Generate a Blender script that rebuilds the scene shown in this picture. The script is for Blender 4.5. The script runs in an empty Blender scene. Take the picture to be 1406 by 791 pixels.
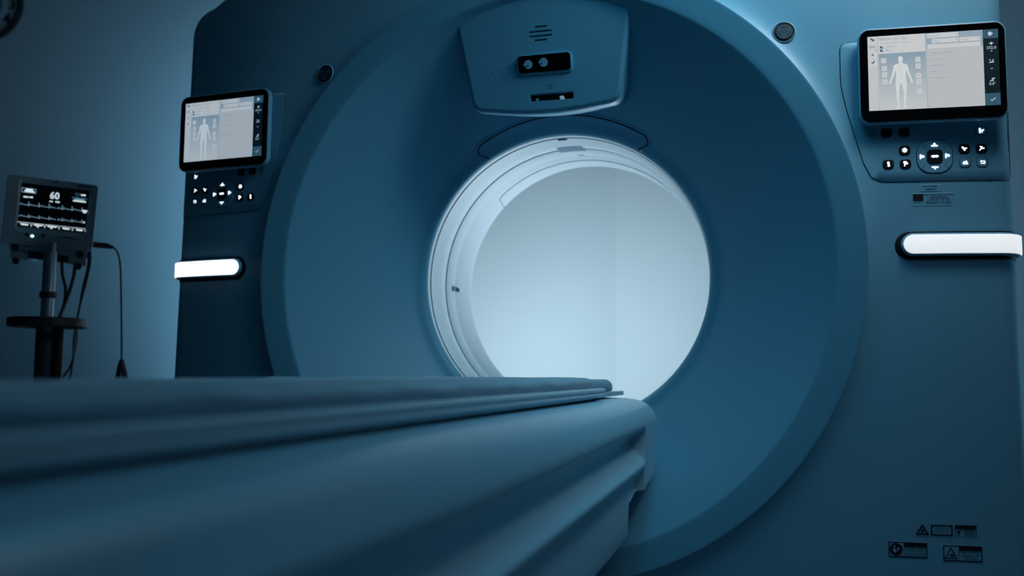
import bpy, math, random
from math import sin, cos, pi, sqrt, atan2, radians, hypot
from mathutils import Vector, Matrix
random.seed(4)
scene = bpy.context.scene
COL = scene.collection

# ------------------------------------------------------------------ camera frame
CAM = Vector((0.58642584, -2.19363017, 0.77104536))
CR = Vector((0.95894382, 0.28344493, 0.00925893))
CU = Vector((0.01671867, -0.08909343, 0.99588295))
CB = Vector((0.28310288, -0.954841, -0.09017442))
FPX = 1270.0

def cam_at(px, py, d):
    return CAM + CR * ((px - 703) * d / FPX) - CU * ((py - 395.5) * d / FPX) - CB * d

# ------------------------------------------------------------------ materials
MATS = {}
def mat(name, color=(.5, .5, .5), rough=.5, metal=0., emit=None, strength=1., noise=0., nscale=40., bump=0., spec=.5, coat=0., sheen=0.):
    m = bpy.data.materials.new(name); m.use_nodes = True
    nt = m.node_tree; b = nt.nodes['Principled BSDF']
    b.inputs['Base Color'].default_value = (*color, 1)
    b.inputs['Roughness'].default_value = rough
    b.inputs['Metallic'].default_value = metal
    b.inputs['Specular IOR Level'].default_value = spec
    b.inputs['Coat Weight'].default_value = coat
    b.inputs['Sheen Weight'].default_value = sheen
    if emit:
        b.inputs['Emission Color'].default_value = (*emit, 1)
        b.inputs['Emission Strength'].default_value = strength
    if noise or bump:
        tc = nt.nodes.new('ShaderNodeTexCoord'); n = nt.nodes.new('ShaderNodeTexNoise')
        n.inputs['Scale'].default_value = nscale; n.inputs['Detail'].default_value = 4
        nt.links.new(tc.outputs['Object'], n.inputs['Vector'])
        if noise:
            mr = nt.nodes.new('ShaderNodeMapRange')
            mr.inputs['To Min'].default_value = 1 - noise; mr.inputs['To Max'].default_value = 1 + noise
            nt.links.new(n.outputs['Fac'], mr.inputs['Value'])
            mx = nt.nodes.new('ShaderNodeVectorMath'); mx.operation = 'SCALE'
            mx.inputs[0].default_value = color
            nt.links.new(mr.outputs['Result'], mx.inputs['Scale'])
            nt.links.new(mx.outputs['Vector'], b.inputs['Base Color'])
        if bump:
            bp = nt.nodes.new('ShaderNodeBump'); bp.inputs['Strength'].default_value = bump; bp.inputs['Distance'].default_value = .002
            nt.links.new(n.outputs['Fac'], bp.inputs['Height']); nt.links.new(bp.outputs['Normal'], b.inputs['Normal'])
    MATS[name] = m
    return m

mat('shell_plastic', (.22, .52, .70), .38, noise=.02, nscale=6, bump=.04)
mat('shaded_shell_plastic', (.13, .41, .58), .5, noise=.02, nscale=6)  # shell plastic deepened: the funnel's shade is put into its colour
mat('bore_plastic', (.76, .84, .88), .6, noise=.015, nscale=8)
mat('seam', (.03, .06, .09), .7, noise=.1)
mat('bore_seam', (.07, .2, .32), .5, noise=.05)
mat('bore_label', (.10, .22, .32), .5, noise=.05)
mat('black_glass', (.002, .003, .004), .12, noise=.1, spec=.3)
mat('black_plastic', (.006, .009, .012), .45, noise=.15, nscale=90)
mat('dark_button', (.012, .03, .045), .4, noise=.1)
mat('print_black', (.004, .006, .008), .6, noise=.1)
mat('sticker', (.21, .51, .68), .35, noise=.03)
mat('icon_glow', (.8, .85, .9), .5, emit=(.88, .95, 1), strength=1.3, noise=.01)
mat('dim_icon', (.10, .25, .34), .5, emit=(.03, .12, .2), strength=.4, noise=.02)
mat('bar_glow', (.9, .9, .9), .4, emit=(.93, .97, 1), strength=1.25, noise=.01)
mat('bar_glow_soft', (.9, .9, .9), .4, emit=(.96, .98, 1), strength=.74, noise=.01)
mat('table_plastic', (.33, .62, .77), .34, noise=.02, nscale=5, bump=.03)
mat('rail_metal', (.46, .64, .74), .45, metal=0., noise=.03)
mat('board', (.36, .56, .68), .35, noise=.04)
mat('mattress_cover', (.22, .42, .55), .55, noise=.06, nscale=20, bump=.1)
mat('sheet_cloth', (.32, .52, .64), .8, noise=.05, nscale=60, bump=.25, sheen=.2)
mat('wall_paint', (.54, .64, .70), .85, noise=.02, nscale=3, bump=.03)
mat('bounce_cut_paint', (.10, .17, .22), .85, noise=.03)  # darkened on the unseen walls to hold down bounced light
mat('ceiling_paint', (.26, .36, .42), .9, noise=.02)  # kept dark, out of view, so less light bounces back down
mat('floor_vinyl', (.16, .22, .26), .35, noise=.08, nscale=12)
mat('monitor_plastic', (.20, .30, .36), .5, noise=.04)
mat('monitor_frame', (.26, .38, .45), .5, noise=.04)
mat('screen_off', (.002, .006, .010), .25, noise=.1)
mat('trace_white', (.7, .75, .78), .5, emit=(.62, .72, .78), strength=.95, noise=.01)
mat('trace_blue', (.1, .25, .35), .5, emit=(.22, .40, .52), strength=.7, noise=.01)
mat('trace_dim', (.05, .15, .22), .5, emit=(.04, .13, .20), strength=.7, noise=.01)
mat('lamp_led', (.8, .9, 1), .5, emit=(.6, .9, 1), strength=1.5, noise=.01)
mat('steel', (.30, .38, .44), .35, metal=.8, noise=.05)
mat('dark_steel', (.03, .045, .055), .45, metal=.3, noise=.1)
mat('cable_rubber', (.010, .016, .022), .5, noise=.1)
mat('clock_face', (.62, .72, .78), .6, noise=.02)
mat('glint_glass', (.3, .45, .55), .1, emit=(.4, .6, .7), strength=.35, noise=.02)  # emission stands in for a glint of light in the slot

def ui(name, c, s=1.):
    for tag_, k in (('near', .98), ('far', .80)):  # far copy has the left screen's off-axis dimming put into its colour
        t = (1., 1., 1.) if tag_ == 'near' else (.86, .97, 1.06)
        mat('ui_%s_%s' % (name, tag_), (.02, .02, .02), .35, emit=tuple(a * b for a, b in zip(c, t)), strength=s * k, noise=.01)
ui('white', (.56, .57, .58)); ui('panel', (.50, .53, .56)); ui('list', (.46, .48, .50)); ui('band', (.27, .36, .43))
ui('line', (.36, .42, .47)); ui('text', (.20, .30, .38)); ui('icon', (.05, .14, .22)); ui('side', (.002, .008, .013))
ui('sidebutton', (.03, .085, .135)); ui('sidetext', (.45, .58, .66)); ui('body', (.62, .65, .66)); ui('bodyline', (.46, .50, .53))
def ui_grad(tag_, k, t):
    m = mat('ui_bodyarea_' + tag_, (.02, .02, .02), .35, emit=(.3, .3, .3), strength=k)
    nt = m.node_tree; b = nt.nodes['Principled BSDF']
    tc = nt.nodes.new('ShaderNodeTexCoord'); sp = nt.nodes.new('ShaderNodeSeparateXYZ'); cr = nt.nodes.new('ShaderNodeValToRGB')
    cr.color_ramp.elements[0].color = (.50 * t[0], .53 * t[1], .55 * t[2], 1); cr.color_ramp.elements[0].position = .10
    cr.color_ramp.elements[1].color = (.24 * t[0], .33 * t[1], .40 * t[2], 1); cr.color_ramp.elements[1].position = .97
    nt.links.new(tc.outputs['Generated'], sp.inputs[0]); nt.links.new(sp.outputs['Z'], cr.inputs[0]); nt.links.new(cr.outputs[0], b.inputs['Emission Color'])
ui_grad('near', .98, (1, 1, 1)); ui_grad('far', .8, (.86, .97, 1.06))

# ------------------------------------------------------------------ mesh builder
class MB:
    def __init__(s): s.v = []; s.f = []; s.m = []; s.mats = []
    def mi(s, n):
        if n not in s.mats: s.mats.append(n)
        return s.mats.index(n)
    def add(s, vs, fs, m):
        o = len(s.v); k = s.mi(m); s.v += [Vector(v) for v in vs]
        for f in fs: s.f.append([i + o for i in f]); s.m.append(k)
    def grid(s, rows, m, wrap=False, close=False):
        n = len(rows[0]); vs = [p for r in rows for p in r]; fs = []
        R = len(rows)
        for i in range(R if close else R - 1):
            i2 = (i + 1) % R
            for j in range(n if wrap else n - 1):
                j2 = (j + 1) % n
                fs.append((i * n + j, i * n + j2, i2 * n + j2, i2 * n + j))
        s.add(vs, fs, m)
    def prism(s, outline, f, d0, d1, m, ms=None, bev=0., back=True):
        """outline [(a,b)] ; f(a,b,d)->point ; front at d1, base at d0"""
        n = len(outline)
        loops = [[f(a, b, d0) for a, b in outline]]
        if bev > 0:
            loops.append([f(a, b, d1 - bev) for a, b in outline])
            ins = inset(outline, bev * .35); loops.append([f(a, b, d1 - bev * .3) for a, b in ins])
            ins = inset(outline, bev); loops.append([f(a, b, d1) for a, b in ins])
        else:
            loops.append([f(a, b, d1) for a, b in outline])
        s.grid(loops, ms or m, wrap=True)
        s.add(loops[-1], [list(range(n))], m)
        if back: s.add(loops[0], [list(range(n))[::-1]], ms or m)
    def flat(s, outline, f, d, m):
        s.add([f(a, b, d) for a, b in outline], [list(range(len(outline)))], m)
    def tube(s, pts, r, m, seg=10, closed=False, caps=True):
        pts = [Vector(p) for p in pts]; n = len(pts); rows = []
        prev = None
        for i, p in enumerate(pts):
            if closed: t = pts[(i + 1) % n] - pts[i - 1]
            else: t = pts[min(i + 1, n - 1)] - pts[max(i - 1, 0)]
            t.normalize()
            if prev is None:
                a = Vector((0, 0, 1)) if abs(t.z) < .9 else Vector((1, 0, 0))
                u = t.cross(a).normalized()
            else:
                u = (prev - t * prev.dot(t)).normalized()
            prev = u; w = t.cross(u)
            rr = r(i / (n - 1)) if callable(r) else r
            rows.append([p + (u * cos(2 * pi * k / seg) + w * sin(2 * pi * k / seg)) * rr for k in range(seg)])
        s.grid(rows, m, wrap=True, close=closed)
        if not closed and caps:
            s.add(rows[0], [list(range(seg))[::-1]], m); s.add(rows[-1], [list(range(seg))], m)
    def lathe(s, prof, origin, axis, m, seg=48, closed_prof=False):
        """prof [(r,h)] about axis through origin"""
        axis = Vector(axis).normalized(); a = Vector((0, 0, 1)) if abs(axis.z) < .9 else Vector((1, 0, 0))
        u = axis.cross(a).normalized(); w = axis.cross(u); origin = Vector(origin)
        rows = [[origin + axis * h + (u * cos(2 * pi * k / seg) + w * sin(2 * pi * k / seg)) * r for k in range(seg)] for r, h in prof]
        s.grid(rows, m, wrap=True, close=closed_prof)
    def text(s, body, f, a, b, size, d, m, align='LEFT', sx=1., bold=0.):
        for vs, fs in [text_mesh(body, align, bold)]:
            s.add([f(a + x * size * sx, b + y * size, d) for x, y in vs], fs, m)
    def build(s, name, parent=None, smooth=True, angle=35.):
        me = bpy.data.meshes.new(name)
        off = parent.matrix_world.translation.copy() if parent is not None else Vector((0, 0, 0))
        if parent is not None:
            off = Vector((0, 0, 0)); q = parent
            while q is not None: off = off + q.location; q = q.parent
        me.from_pydata([tuple(v - off) for v in s.v], [], s.f)
        for n in s.mats: me.materials.append(MATS[n])
        me.polygons.foreach_set('material_index', s.m)
        me.polygons.foreach_set('use_smooth', [smooth] * len(s.f))
        me.update()
        if smooth:
            try: me.set_sharp_from_angle(angle=radians(angle))
            except Exception: pass
        o = bpy.data.objects.new(name, me); COL.objects.link(o)
        if parent is not None: o.parent = parent
        return o

_tc = {}
def text_mesh(body, align, bold):
    k = (body, align, bold)
    if k in _tc: return _tc[k]
    cu = bpy.data.curves.new('t', 'FONT'); cu.body = body; cu.align_x = align; cu.align_y = 'CENTER'; cu.resolution_u = 2; cu.offset = bold
    o = bpy.data.objects.new('t', cu); COL.objects.link(o)
    dg = bpy.context.evaluated_depsgraph_get()
    me = bpy.data.meshes.new_from_object(o.evaluated_get(dg))
    r = ([(v.co.x, v.co.y) for v in me.vertices], [list(p.vertices) for p in me.polygons])
    bpy.data.objects.remove(o); bpy.data.curves.remove(cu); bpy.data.meshes.remove(me)
    _tc[k] = r
    return r

def inset(pl, d):
    """inset a polygon by d (either orientation)"""
    n = len(pl); A = sum(pl[i][0] * pl[(i + 1) % n][1] - pl[(i + 1) % n][0] * pl[i][1] for i in range(n))
    sg = 1 if A > 0 else -1; out = []
    for i in range(n):
        p0, p1, p2 = pl[i - 1], pl[i], pl[(i + 1) % n]
        e1 = (p1[0] - p0[0], p1[1] - p0[1]); e2 = (p2[0] - p1[0], p2[1] - p1[1])
        l1 = hypot(*e1) or 1e-9; l2 = hypot(*e2) or 1e-9
        nx = -(e1[1] / l1 + e2[1] / l2); ny = (e1[0] / l1 + e2[0] / l2); l = hypot(nx, ny) or 1e-9
        nx /= l; ny /= l
        c = max(.5, nx * -e1[1] / l1 + ny * e1[0] / l1)
        out.append((p1[0] + sg * nx * d / c, p1[1] + sg * ny * d / c))
    return out

def rrect(cx, cy, w, h, r, n=5):
    o = []
    for qx, qy, a0 in ((1, 1, 0), (-1, 1, 90), (-1, -1, 180), (1, -1, 270)):
        for k in range(n + 1):
            a = radians(a0 + 90 * k / n); o.append((cx + qx * (w / 2 - r) + r * cos(a), cy + qy * (h / 2 - r) + r * sin(a)))
    return o
def rpoly(pts, rs, n=5):
    """round the corners of a polygon"""
    out = []; N = len(pts)
    for i in range(N):
        p = Vector(pts[i]); a = Vector(pts[i - 1]) - p; b = Vector(pts[(i + 1) % N]) - p
        r = rs[i] if isinstance(rs, (list, tuple)) else rs
        la, lb = a.length, b.length; r = min(r, la * .48, lb * .48)
        if r < 1e-5: out.append(tuple(p)); continue
        p0 = p + a * (r / la); p1 = p + b * (r / lb)
        for k in range(n + 1):
            t = k / n; q = p0 * (1 - t) ** 2 + p * (2 * t * (1 - t)) + p1 * t * t; out.append(tuple(q))
    return out
def circ(cx, cy, r, n=24, ry=None): return [(cx + r * cos(2 * pi * k / n), cy + (ry or r) * sin(2 * pi * k / n)) for k in range(n)]
def strip(pts, w):
    """thick polyline outline pieces"""
    res = []
    for (x0, y0), (x1, y1) in zip(pts, pts[1:]):
        l = hypot(x1 - x0, y1 - y0) or 1e-9; nx, ny = -(y1 - y0) / l * w / 2, (x1 - x0) / l * w / 2
        ex, ey = (x1 - x0) / l * w * .25, (y1 - y0) / l * w * .25
        res.append([(x0 + nx - ex, y0 + ny - ey), (x0 - nx - ex, y0 - ny - ey), (x1 - nx + ex, y1 - ny + ey), (x1 + nx + ex, y1 + ny + ey)])
    return res
def smooth_path(pts, n=6):
    P = [Vector(p) for p in pts]; P = [P[0] * 2 - P[1]] + P + [P[-1] * 2 - P[-2]]; out = []
    for i in range(1, len(P) - 2):
        for k in range(n):
            t = k / n; a, b, c, d = P[i - 1], P[i], P[i + 1], P[i + 2]
            out.append(.5 * ((2 * b) + (c - a) * t + (2 * a - 5 * b + 4 * c - d) * t * t + (3 * b - a - 3 * c + d) * t ** 3))
    out.append(P[-2]); return out

def thing(name, label, cat, loc=(0, 0, 0), group=None):
    o = bpy.data.objects.new(name, None); COL.objects.link(o); o.location = loc; o.empty_display_size = .1
    o['label'] = label; o['category'] = cat
    if group: o['group'] = group
    return o
def tag(o, label, cat, group=None):
    o['label'] = label; o['category'] = cat
    if group: o['group'] = group
    return o
def struct(o): o['kind'] = 'structure'; return o

# ================================================================== THE SCANNER
CZ = 1.03            # height of the bore axis
R_RIDGE = .765
FR = .05
def half_w(z): return 1.083 - .02 * (z - .75)
def ys(x): return .32 * max(0., abs(x) - .7) ** 2
def ridge(r): return -.0145 * math.exp(-max(0., r - R_RIDGE) / .026)
def yface(x, z): return ys(x) + ridge(hypot(x, z - CZ))
def FM(x, z, d): return Vector((x, yface(x, z) - d, z))     # point d in front of the case face

scanner = thing('ct_scanner', 'large white-shelled scanner gantry with a round tunnel, two touch screens and two glowing side bars', 'medical scanner', (0, .32, 0))

# outline of the housing seen from the front
outl = []
right = [(half_w(z), z) for z in [.10 + .08 * i for i in range(20)]]
corner_top = (half_w(1.8), 1.80)
arc = [(x, 2.075 - .27 * x * x) for x in [1.0 - .05 * i for i in range(41)]]
raw_r = [(1.085, .05)] + right
rc = []
p0 = Vector((half_w(1.735), 1.735)); p1 = Vector((half_w(1.80), 1.80)); p2 = Vector((.985, 2.075 - .27 * .985 ** 2))
for k in range(9):
    t = k / 8; rc.append(tuple(p0 * (1 - t) ** 2 + p1 * 2 * t * (1 - t) + p2 * t * t))
half = [(1.085, .06)] + [p for p in right if p[1] < 1.72] + rc + [(x, z) for x, z in arc if 0 <= x < .96]
outline_case = half + [(-x, z) for x, z in reversed(half) if x > 1e-6]
def ray_len(th):
    dx, dz = cos(th), sin(th); best = None
    n = len(outline_case)
    for i in range(n):
        x1, z1 = outline_case[i]; x2, z2 = outline_case[(i + 1) % n]; z1 -= CZ; z2 -= CZ
        ex, ez = x2 - x1, z2 - z1; den = dx * ez - dz * ex
        if abs(den) < 1e-12: continue
        t = (x1 * ez - z1 * ex) / den; u = (x1 * dz - z1 * dx) / den
        if t > 0 and -1e-9 <= u <= 1 + 1e-9: best = t if best is None else max(best, t)
    return best
NT = 360
mb = MB(); rows = []
Ls = [ray_len(2 * pi * (k + .5) / NT) for k in range(NT)]
NR = 34
def row(fn):
    rr = []
    for k in range(NT):
        th = 2 * pi * (k + .5) / NT; rr.append(fn(th, Ls[k]))
    rows.append(rr)
for i in range(NR + 1):
    t = (i / NR) ** 1.9
    def fn(th, L, t=t):
        r = R_RIDGE + (L - FR - R_RIDGE) * t; x = r * cos(th); z = CZ + r * sin(th); return Vector((x, yface(x, z), z))
    row(fn)
for i in range(1, 9):
    a = pi / 2 * i / 8
    def fn(th, L, a=a):
        r0 = L - FR; r = r0 + FR * sin(a); x = r * cos(th); z = CZ + r * sin(th)
        return Vector((x, ys(r0 * cos(th)) + FR * (1 - cos(a)), z))
    row(fn)
for yy in (.2, .35, .5, .60):
    row(lambda th, L, yy=yy: Vector((L * cos(th), yy, CZ + L * sin(th))))
row(lambda th, L: Vector(((L - .015) * cos(th), .645, CZ + (L - .015) * sin(th))))
row(lambda th, L: Vector(((L - .05) * cos(th), .66, CZ + (L - .05) * sin(th))))
row(lambda th, L: Vector((.405 * cos(th), .66, CZ + .405 * sin(th))))
mb.grid(rows, 'shell_plastic', wrap=True)
mb.build('front_housing', scanner, angle=60)

# funnel: outer ring band then long cone to the bore rim
mb = MB()
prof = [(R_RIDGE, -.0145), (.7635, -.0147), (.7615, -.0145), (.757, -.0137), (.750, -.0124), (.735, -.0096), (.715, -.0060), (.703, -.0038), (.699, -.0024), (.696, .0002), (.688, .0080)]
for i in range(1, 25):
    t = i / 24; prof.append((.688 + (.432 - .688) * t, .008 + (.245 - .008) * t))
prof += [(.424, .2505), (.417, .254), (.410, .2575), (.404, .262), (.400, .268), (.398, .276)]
mb.lathe(prof, (0, 0, CZ), (0, 1, 0), 'shaded_shell_plastic', seg=256)
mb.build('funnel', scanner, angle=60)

# bore liner with its seams
mb = MB()
mb.lathe([(.398, .276), (.3975, .283), (.3965, .290)], (0, 0, CZ), (0, 1, 0), 'bore_plastic', seg=256)
mb.lathe([(.3965, .290), (.4010, .2915), (.4010, .2945), (.3955, .296)], (0, 0, CZ), (0, 1, 0), 'bore_seam', seg=256)
mb.lathe([(.3955, .296), (.3945, .320), (.3905, .352), (.3905, .395), (.3930, .405)], (0, 0, CZ), (0, 1, 0), 'bore_plastic', seg=256)
mb.lathe([(.3930, .405), (.3975, .4062), (.3975, .4112), (.3925, .4125)], (0, 0, CZ), (0, 1, 0), 'bore_seam', seg=256)
mb.lathe([(.3925, .4125), (.3900, .425), (.3895, .470), (.3905, .478), (.3900, .486), (.3880, .50), (.3870, .56), (.3868, .60), (.3875, .625), (.391, .638), (.405, .66)], (0, 0, CZ), (0, 1, 0), 'bore_plastic', seg=256)
liner = mb.build('bore_liner', scanner, angle=60)
def BM(r_off):
    def f(a, y, d):   # a angle from top (rad, + to the right)
        r = .3935 - d + r_off; return Vector((r * sin(a), y, CZ + r * cos(a)))
    return f
# scan-window marks on the liner
def bore_patch(name, a0, a1, y0, y1, m, d=.0035, parent=liner, skew=0.):
    q = MB(); f = BM(0); N = 8
    rr = [[f(a0 + (a1 - a0) * i / N + skew * (y - y0), y, d) for i in range(N + 1)] for y in (y0, y1)]
    rb = [[f(a0 + (a1 - a0) * i / N + skew * (y - y0), y, -.004) for i in range(N + 1)] for y in (y0, y1)]
    q.grid([rb[0], rr[0], rr[1], rb[1]], m)
    return q.build(name, parent, smooth=False)
bore_patch('window_label', -.110, .085, .366, .462, 'bore_label')
bore_patch('window_mark', -.005, .042, .474, .490, 'bore_label', d=.0035)
bore_patch('rim_mark', -.055, .01, .299, .306, 'bore_label', d=.001)
# camera opening in the left wall of the tunnel
cam_eye = bore_patch('tunnel_camera', -pi / 2 - .038, -pi / 2 - .004, .455, .505, 'bore_label', d=.007)
q = MB(); f = BM(0)
q.prism([(-pi / 2 - .035, .485), (-pi / 2 - .007, .485), (-pi / 2 - .007, .508), (-pi / 2 - .035, .508)], f, .004, .0085, 'black_glass'); 
q.build('camera_lens', liner, smooth=False)
q = MB(); f = BM(0)
pth = [(-.80, .632)] + [(-.80 + .03 * sin(t), .60 - .03 * (1 - cos(t)) * 2) for t in (0, .5, 1., 1.5)] + [(-.72 + 1.40 * k / 30, .535) for k in range(31)] + [(.72, .55), (.75, .60)]
q.tube([f(a, y, .0065) for a, y in pth], .0011, 'bore_seam', 6)
q.build('liner_seam', liner)
# arched access panel seam behind the tunnel ceiling
q = MB()
def seam_pts(rt, amax, rb, y0, y1, cut=0.):
    pts = []
    def cone_y(r):
        tab = [(.398, .276), (.400, .268), (.404, .262), (.410, .2575), (.417, .254), (.424, .2505), (.432, .245), (.688, .008)]
        for (r0, y0), (r1, y1) in zip(tab, tab[1:]):
            if r <= r1: return y0 + (y1 - y0) * (r - r0) / (r1 - r0)
        return .008
    th = [(-amax + 2 * amax * k / 40) for k in range(41)]
    return [Vector((rt * sin(a), cone_y(rt) - .0005, CZ + rt * cos(a))) for a in th], cone_y
arcp, cone_y = seam_pts(.4445, .50, .40, 0, 0)
def cpt(r, a, d=0.): return Vector((r * sin(a), cone_y(r) - d, CZ + r * cos(a)))
path = [(.388, .0)]
def arch(r_top, aw, r_bot, aw2, d):
    pts = []
    for k in range(7): t = k / 6; pts.append((r_bot + (r_top - .018 - r_bot) * t, -aw2 - (aw - aw2) * t))
    for k in range(1, 6):
        t = k / 6 * pi / 2; pts.append((r_top - .018 + .018 * sin(t), -aw + .055 * (1 - cos(t)) ))
    for k in range(49): pts.append((r_top + .004 * cos((k / 48 - .5) * pi), (-aw + .055) + 2 * (aw - .055) * k / 48))
    pts += [(r, -a) for r, a in reversed(pts[:12])]
    return [cpt(r, a, d) for r, a in pts]
q.tube(arch(.441, .595, .403, .553, .0006), .0024, 'seam', seg=8)
q.tube(arch(.4455, .608, .403, .566, .0), .0026, 'shaded_shell_plastic', seg=8)
q.build('access_panel_seam', scanner)

# camera and speaker unit standing proud of the funnel, over the tunnel
def ypan(z): return .006 + (1.72 - z) * .235
def PM(x, z, d): return Vector((x, ypan(z) - d, z))
top = [(x, CZ + sqrt(.740 ** 2 - x * x)) for x in [-.236 + .0295 * i for i in range(17)]]
side_r = [(.197, 1.482)]
bot = [(x, 1.4365 + .55 * x * x) for x in [.168 - .021 * i for i in range(17)]]
out_p = top + [(.2255, 1.64), (.213, 1.56)] + rpoly([(.213, 1.56), (.196, 1.453), (.13, 1.446)], [0, .03, 0])[1:-1] + bot[2:-2] + rpoly([(-.13, 1.446), (-.196, 1.453), (-.213, 1.56)], [0, .03, 0])[1:-1] + [(-.213, 1.56), (-.2255, 1.64)]
mb = MB()
loops = []
def loop(ins, d, lift):
    pl = inset(out_p, ins) if ins else out_p
    return [PM(x, z + (lift if z < 1.56 else 0.), d) for x, z in pl]
loops.append(loop(0, -.19, .042)); loops.append(loop(0, -.014, .0)); loops.append(loop(.0010, -.0075, 0)); loops.append(loop(.0030, -.0036, 0)); loops.append(loop(.0060, -.0012, 0)); loops.append(loop(.011, 0, 0))
slots = [(-.002, 1.650, .034), (-.004, 1.6385, .062), (-.004, 1.6275, .062), (-.004, 1.6175, .034)]
pockets = []
for x, z, w in slots: o_ = rrect(x + .001, z, w, .0050, .0022, 3); pockets.append((o_, inset(o_, .0004), .008))
o_ = rrect(.019, 1.4775, .116, .0195, .004); pockets.append((o_, inset(o_, .0006), .014))
mb.grid(loops, 'shaded_shell_plastic', wrap=True)
mb.add(loops[0], [list(range(len(out_p)))[::-1]], 'shaded_shell_plastic')
from mathutils.geometry import delaunay_2d_cdt
cv, cf = [], []
def ccw(p): return p if sum(p[i][0] * p[(i + 1) % len(p)][1] - p[(i + 1) % len(p)][0] * p[i][1] for i in range(len(p))) > 0 else p[::-1]
for pl in [ccw(inset(out_p, .011))] + [ccw(of)[::-1] for of, _, _ in pockets]:
    cf.append(list(range(len(cv), len(cv) + len(pl)))); cv += [Vector(p) for p in pl]
dv, de, df, *_r = delaunay_2d_cdt(cv, [], cf, 2, 1e-6)
mb.add([PM(p.x, p.y, 0) for p in dv], [list(f) for f in df], 'shaded_shell_plastic')
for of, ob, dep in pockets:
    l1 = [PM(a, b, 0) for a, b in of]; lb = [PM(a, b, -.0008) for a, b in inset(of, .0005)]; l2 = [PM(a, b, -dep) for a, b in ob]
    mb.grid([l1, lb, l2], 'shaded_shell_plastic', wrap=True); mb.add(l2, [list(range(len(ob)))], 'shaded_shell_plastic')
unit = mb.build('camera_unit', scanner, angle=28)

q = MB()
for x, z, w in slots: q.flat(rrect(x + .001, z, w - .001, .0044, .002, 3), PM, -.0040, 'print_black')
q.build('speaker_grille', unit, smooth=False)
q = MB()
def VM(a, b, d): return PM(a, b, d + .005 + (b - 1.535) * .16)
q.prism(rrect(.005, 1.5575, .146, .048, .011), VM, -.012, 0, 'shaded_shell_plastic', bev=.003)
q.prism(rrect(.0055, 1.5578, .138, .041, .009), VM, -.004, .0008, 'black_glass', bev=.0006)
wp = q.build('indicator_window', unit)
def face_icon(cx, cz, hold):
    q = MB(); r = .0105
    pts = []
    for k in range(30):
        a = 2 * pi * k / 30; rr = r
        if abs(a - pi) < .35: rr = r * (1 + .22 * (1 - abs(a - pi) / .35))
        pts.append((cx + rr * cos(a) * 1.05, cz + rr * sin(a) * .98))
    q.prism(pts, VM, .0006, .0012, 'dim_icon')
    q.flat(circ(cx - r * .42, cz + r * .38, r * .13, 8), VM, .0014, 'black_glass')
    if not hold: q.flat([(cx - r * .95, cz - r * .28), (cx - r * .1, cz - r * .25), (cx + r * .15, cz - r * .33), (cx - r * .35, cz - r * .52), (cx - r * .8, cz - r * .6)], VM, .0014, 'black_glass')
    else:
        q.flat([(cx - r * .9, cz - r * .1), (cx - r * .45, cz - r * .02), (cx - r * .5, cz - r * .4), (cx - r * .85, cz - r * .5)], VM, .0014, 'black_glass')
        q.flat(circ(cx - r * 1.0, cz - r * .1, r * .12, 8), VM, .0014, 'dim_icon')
    return q.build('breathing_lamp', unit, smooth=False)
face_icon(-.036, 1.5572, False); face_icon(.0045, 1.5592, True)
q = MB(); q.flat(rrect(.019, 1.4775, .113, .0180, .003), PM, -.0125, 'black_glass'); 
q.prism(rrect(.020, 1.4790, .045, .009, .003), PM, -.0124, -.010, 'black_plastic')
q.prism([(.040, 1.4712), (.051, 1.4722), (.048, 1.4800), (.038, 1.4790)], PM, -.0124, -.008, 'glint_glass')
q.prism(circ(-.022, 1.475, .004, 12), PM, -.0124, -.011, 'dim_icon')
q.build('laser_opening', unit, smooth=False)
q = MB()
for k, (w, dz) in enumerate(((.019, .004), (.014, 0), (.018, -.004))): q.flat(rrect(.013 + (.002 if k == 1 else 0), 1.5015 + dz, w, .0011, .0004, 2), PM, .0003, 'bore_seam')
q.build('printed_mark', unit, smooth=False)
q = MB(); q.prism(circ(-.139, 1.549, .0016, 10), PM, -.001, .0004, 'print_black'); q.build('pilot_hole', unit, smooth=False)

# emergency stop buttons
for sx in (-1, 1):
    x0, z0 = sx * .594, 1.566
    # follow the local slope of the housing
    e = .01; nx = (yface(x0 + e, z0) - yface(x0 - e, z0)) / (2 * e); nz = (yface(x0, z0 + e) - yface(x0, z0 - e)) / (2 * e)
    y0 = yface(x0, z0)
    def EM(a, b, d, x0=x0, z0=z0, nx=nx, nz=nz, y0=y0): return Vector((x0 + a, y0 + nx * a + nz * b - d, z0 + b))
    q = MB(); N = 40
    rows_ = [[EM(r * cos(2 * pi * k / N), r * sin(2 * pi * k / N), d) for k in range(N)] for r, d in ((.0268, -.004), (.0264, .0022), (.0256, .0040), (.0246, .0044), (.0240, .0036), (.0236, .001))]
    q.grid(rows_, 'shell_plastic', wrap=True)
    eb = q.build('stop_button', scanner)
    q = MB(); q.flat(circ(0, 0, .0238, 40), EM, .0028, 'print_black'); q.build('button_well', eb, smooth=False)
    q = MB(); q.prism(circ(0, -.0006, .0185, 36), EM, .0026, .0056, 'dark_button', bev=.0015); q.build('push_cap', eb)
    q = MB()
    ring = [(.0150 * cos(2 * pi * k / 32), -.0006 + .0150 * sin(2 * pi * k / 32)) for k in range(33)]
    tri = [(-.0122, .0058), (.0122, .0058), (0, -.0135), (-.0122, .0058)]
    for pl in strip(ring, .0011) + strip(tri, .0013) + strip([(0, .003), (0, -.0055)], .0013) + strip([(0, -.0078), (0, -.0090)], .0013):
        q.flat(pl, EM, .0059, 'bore_label')
    q.build('stop_symbol', eb, smooth=False)

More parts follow.
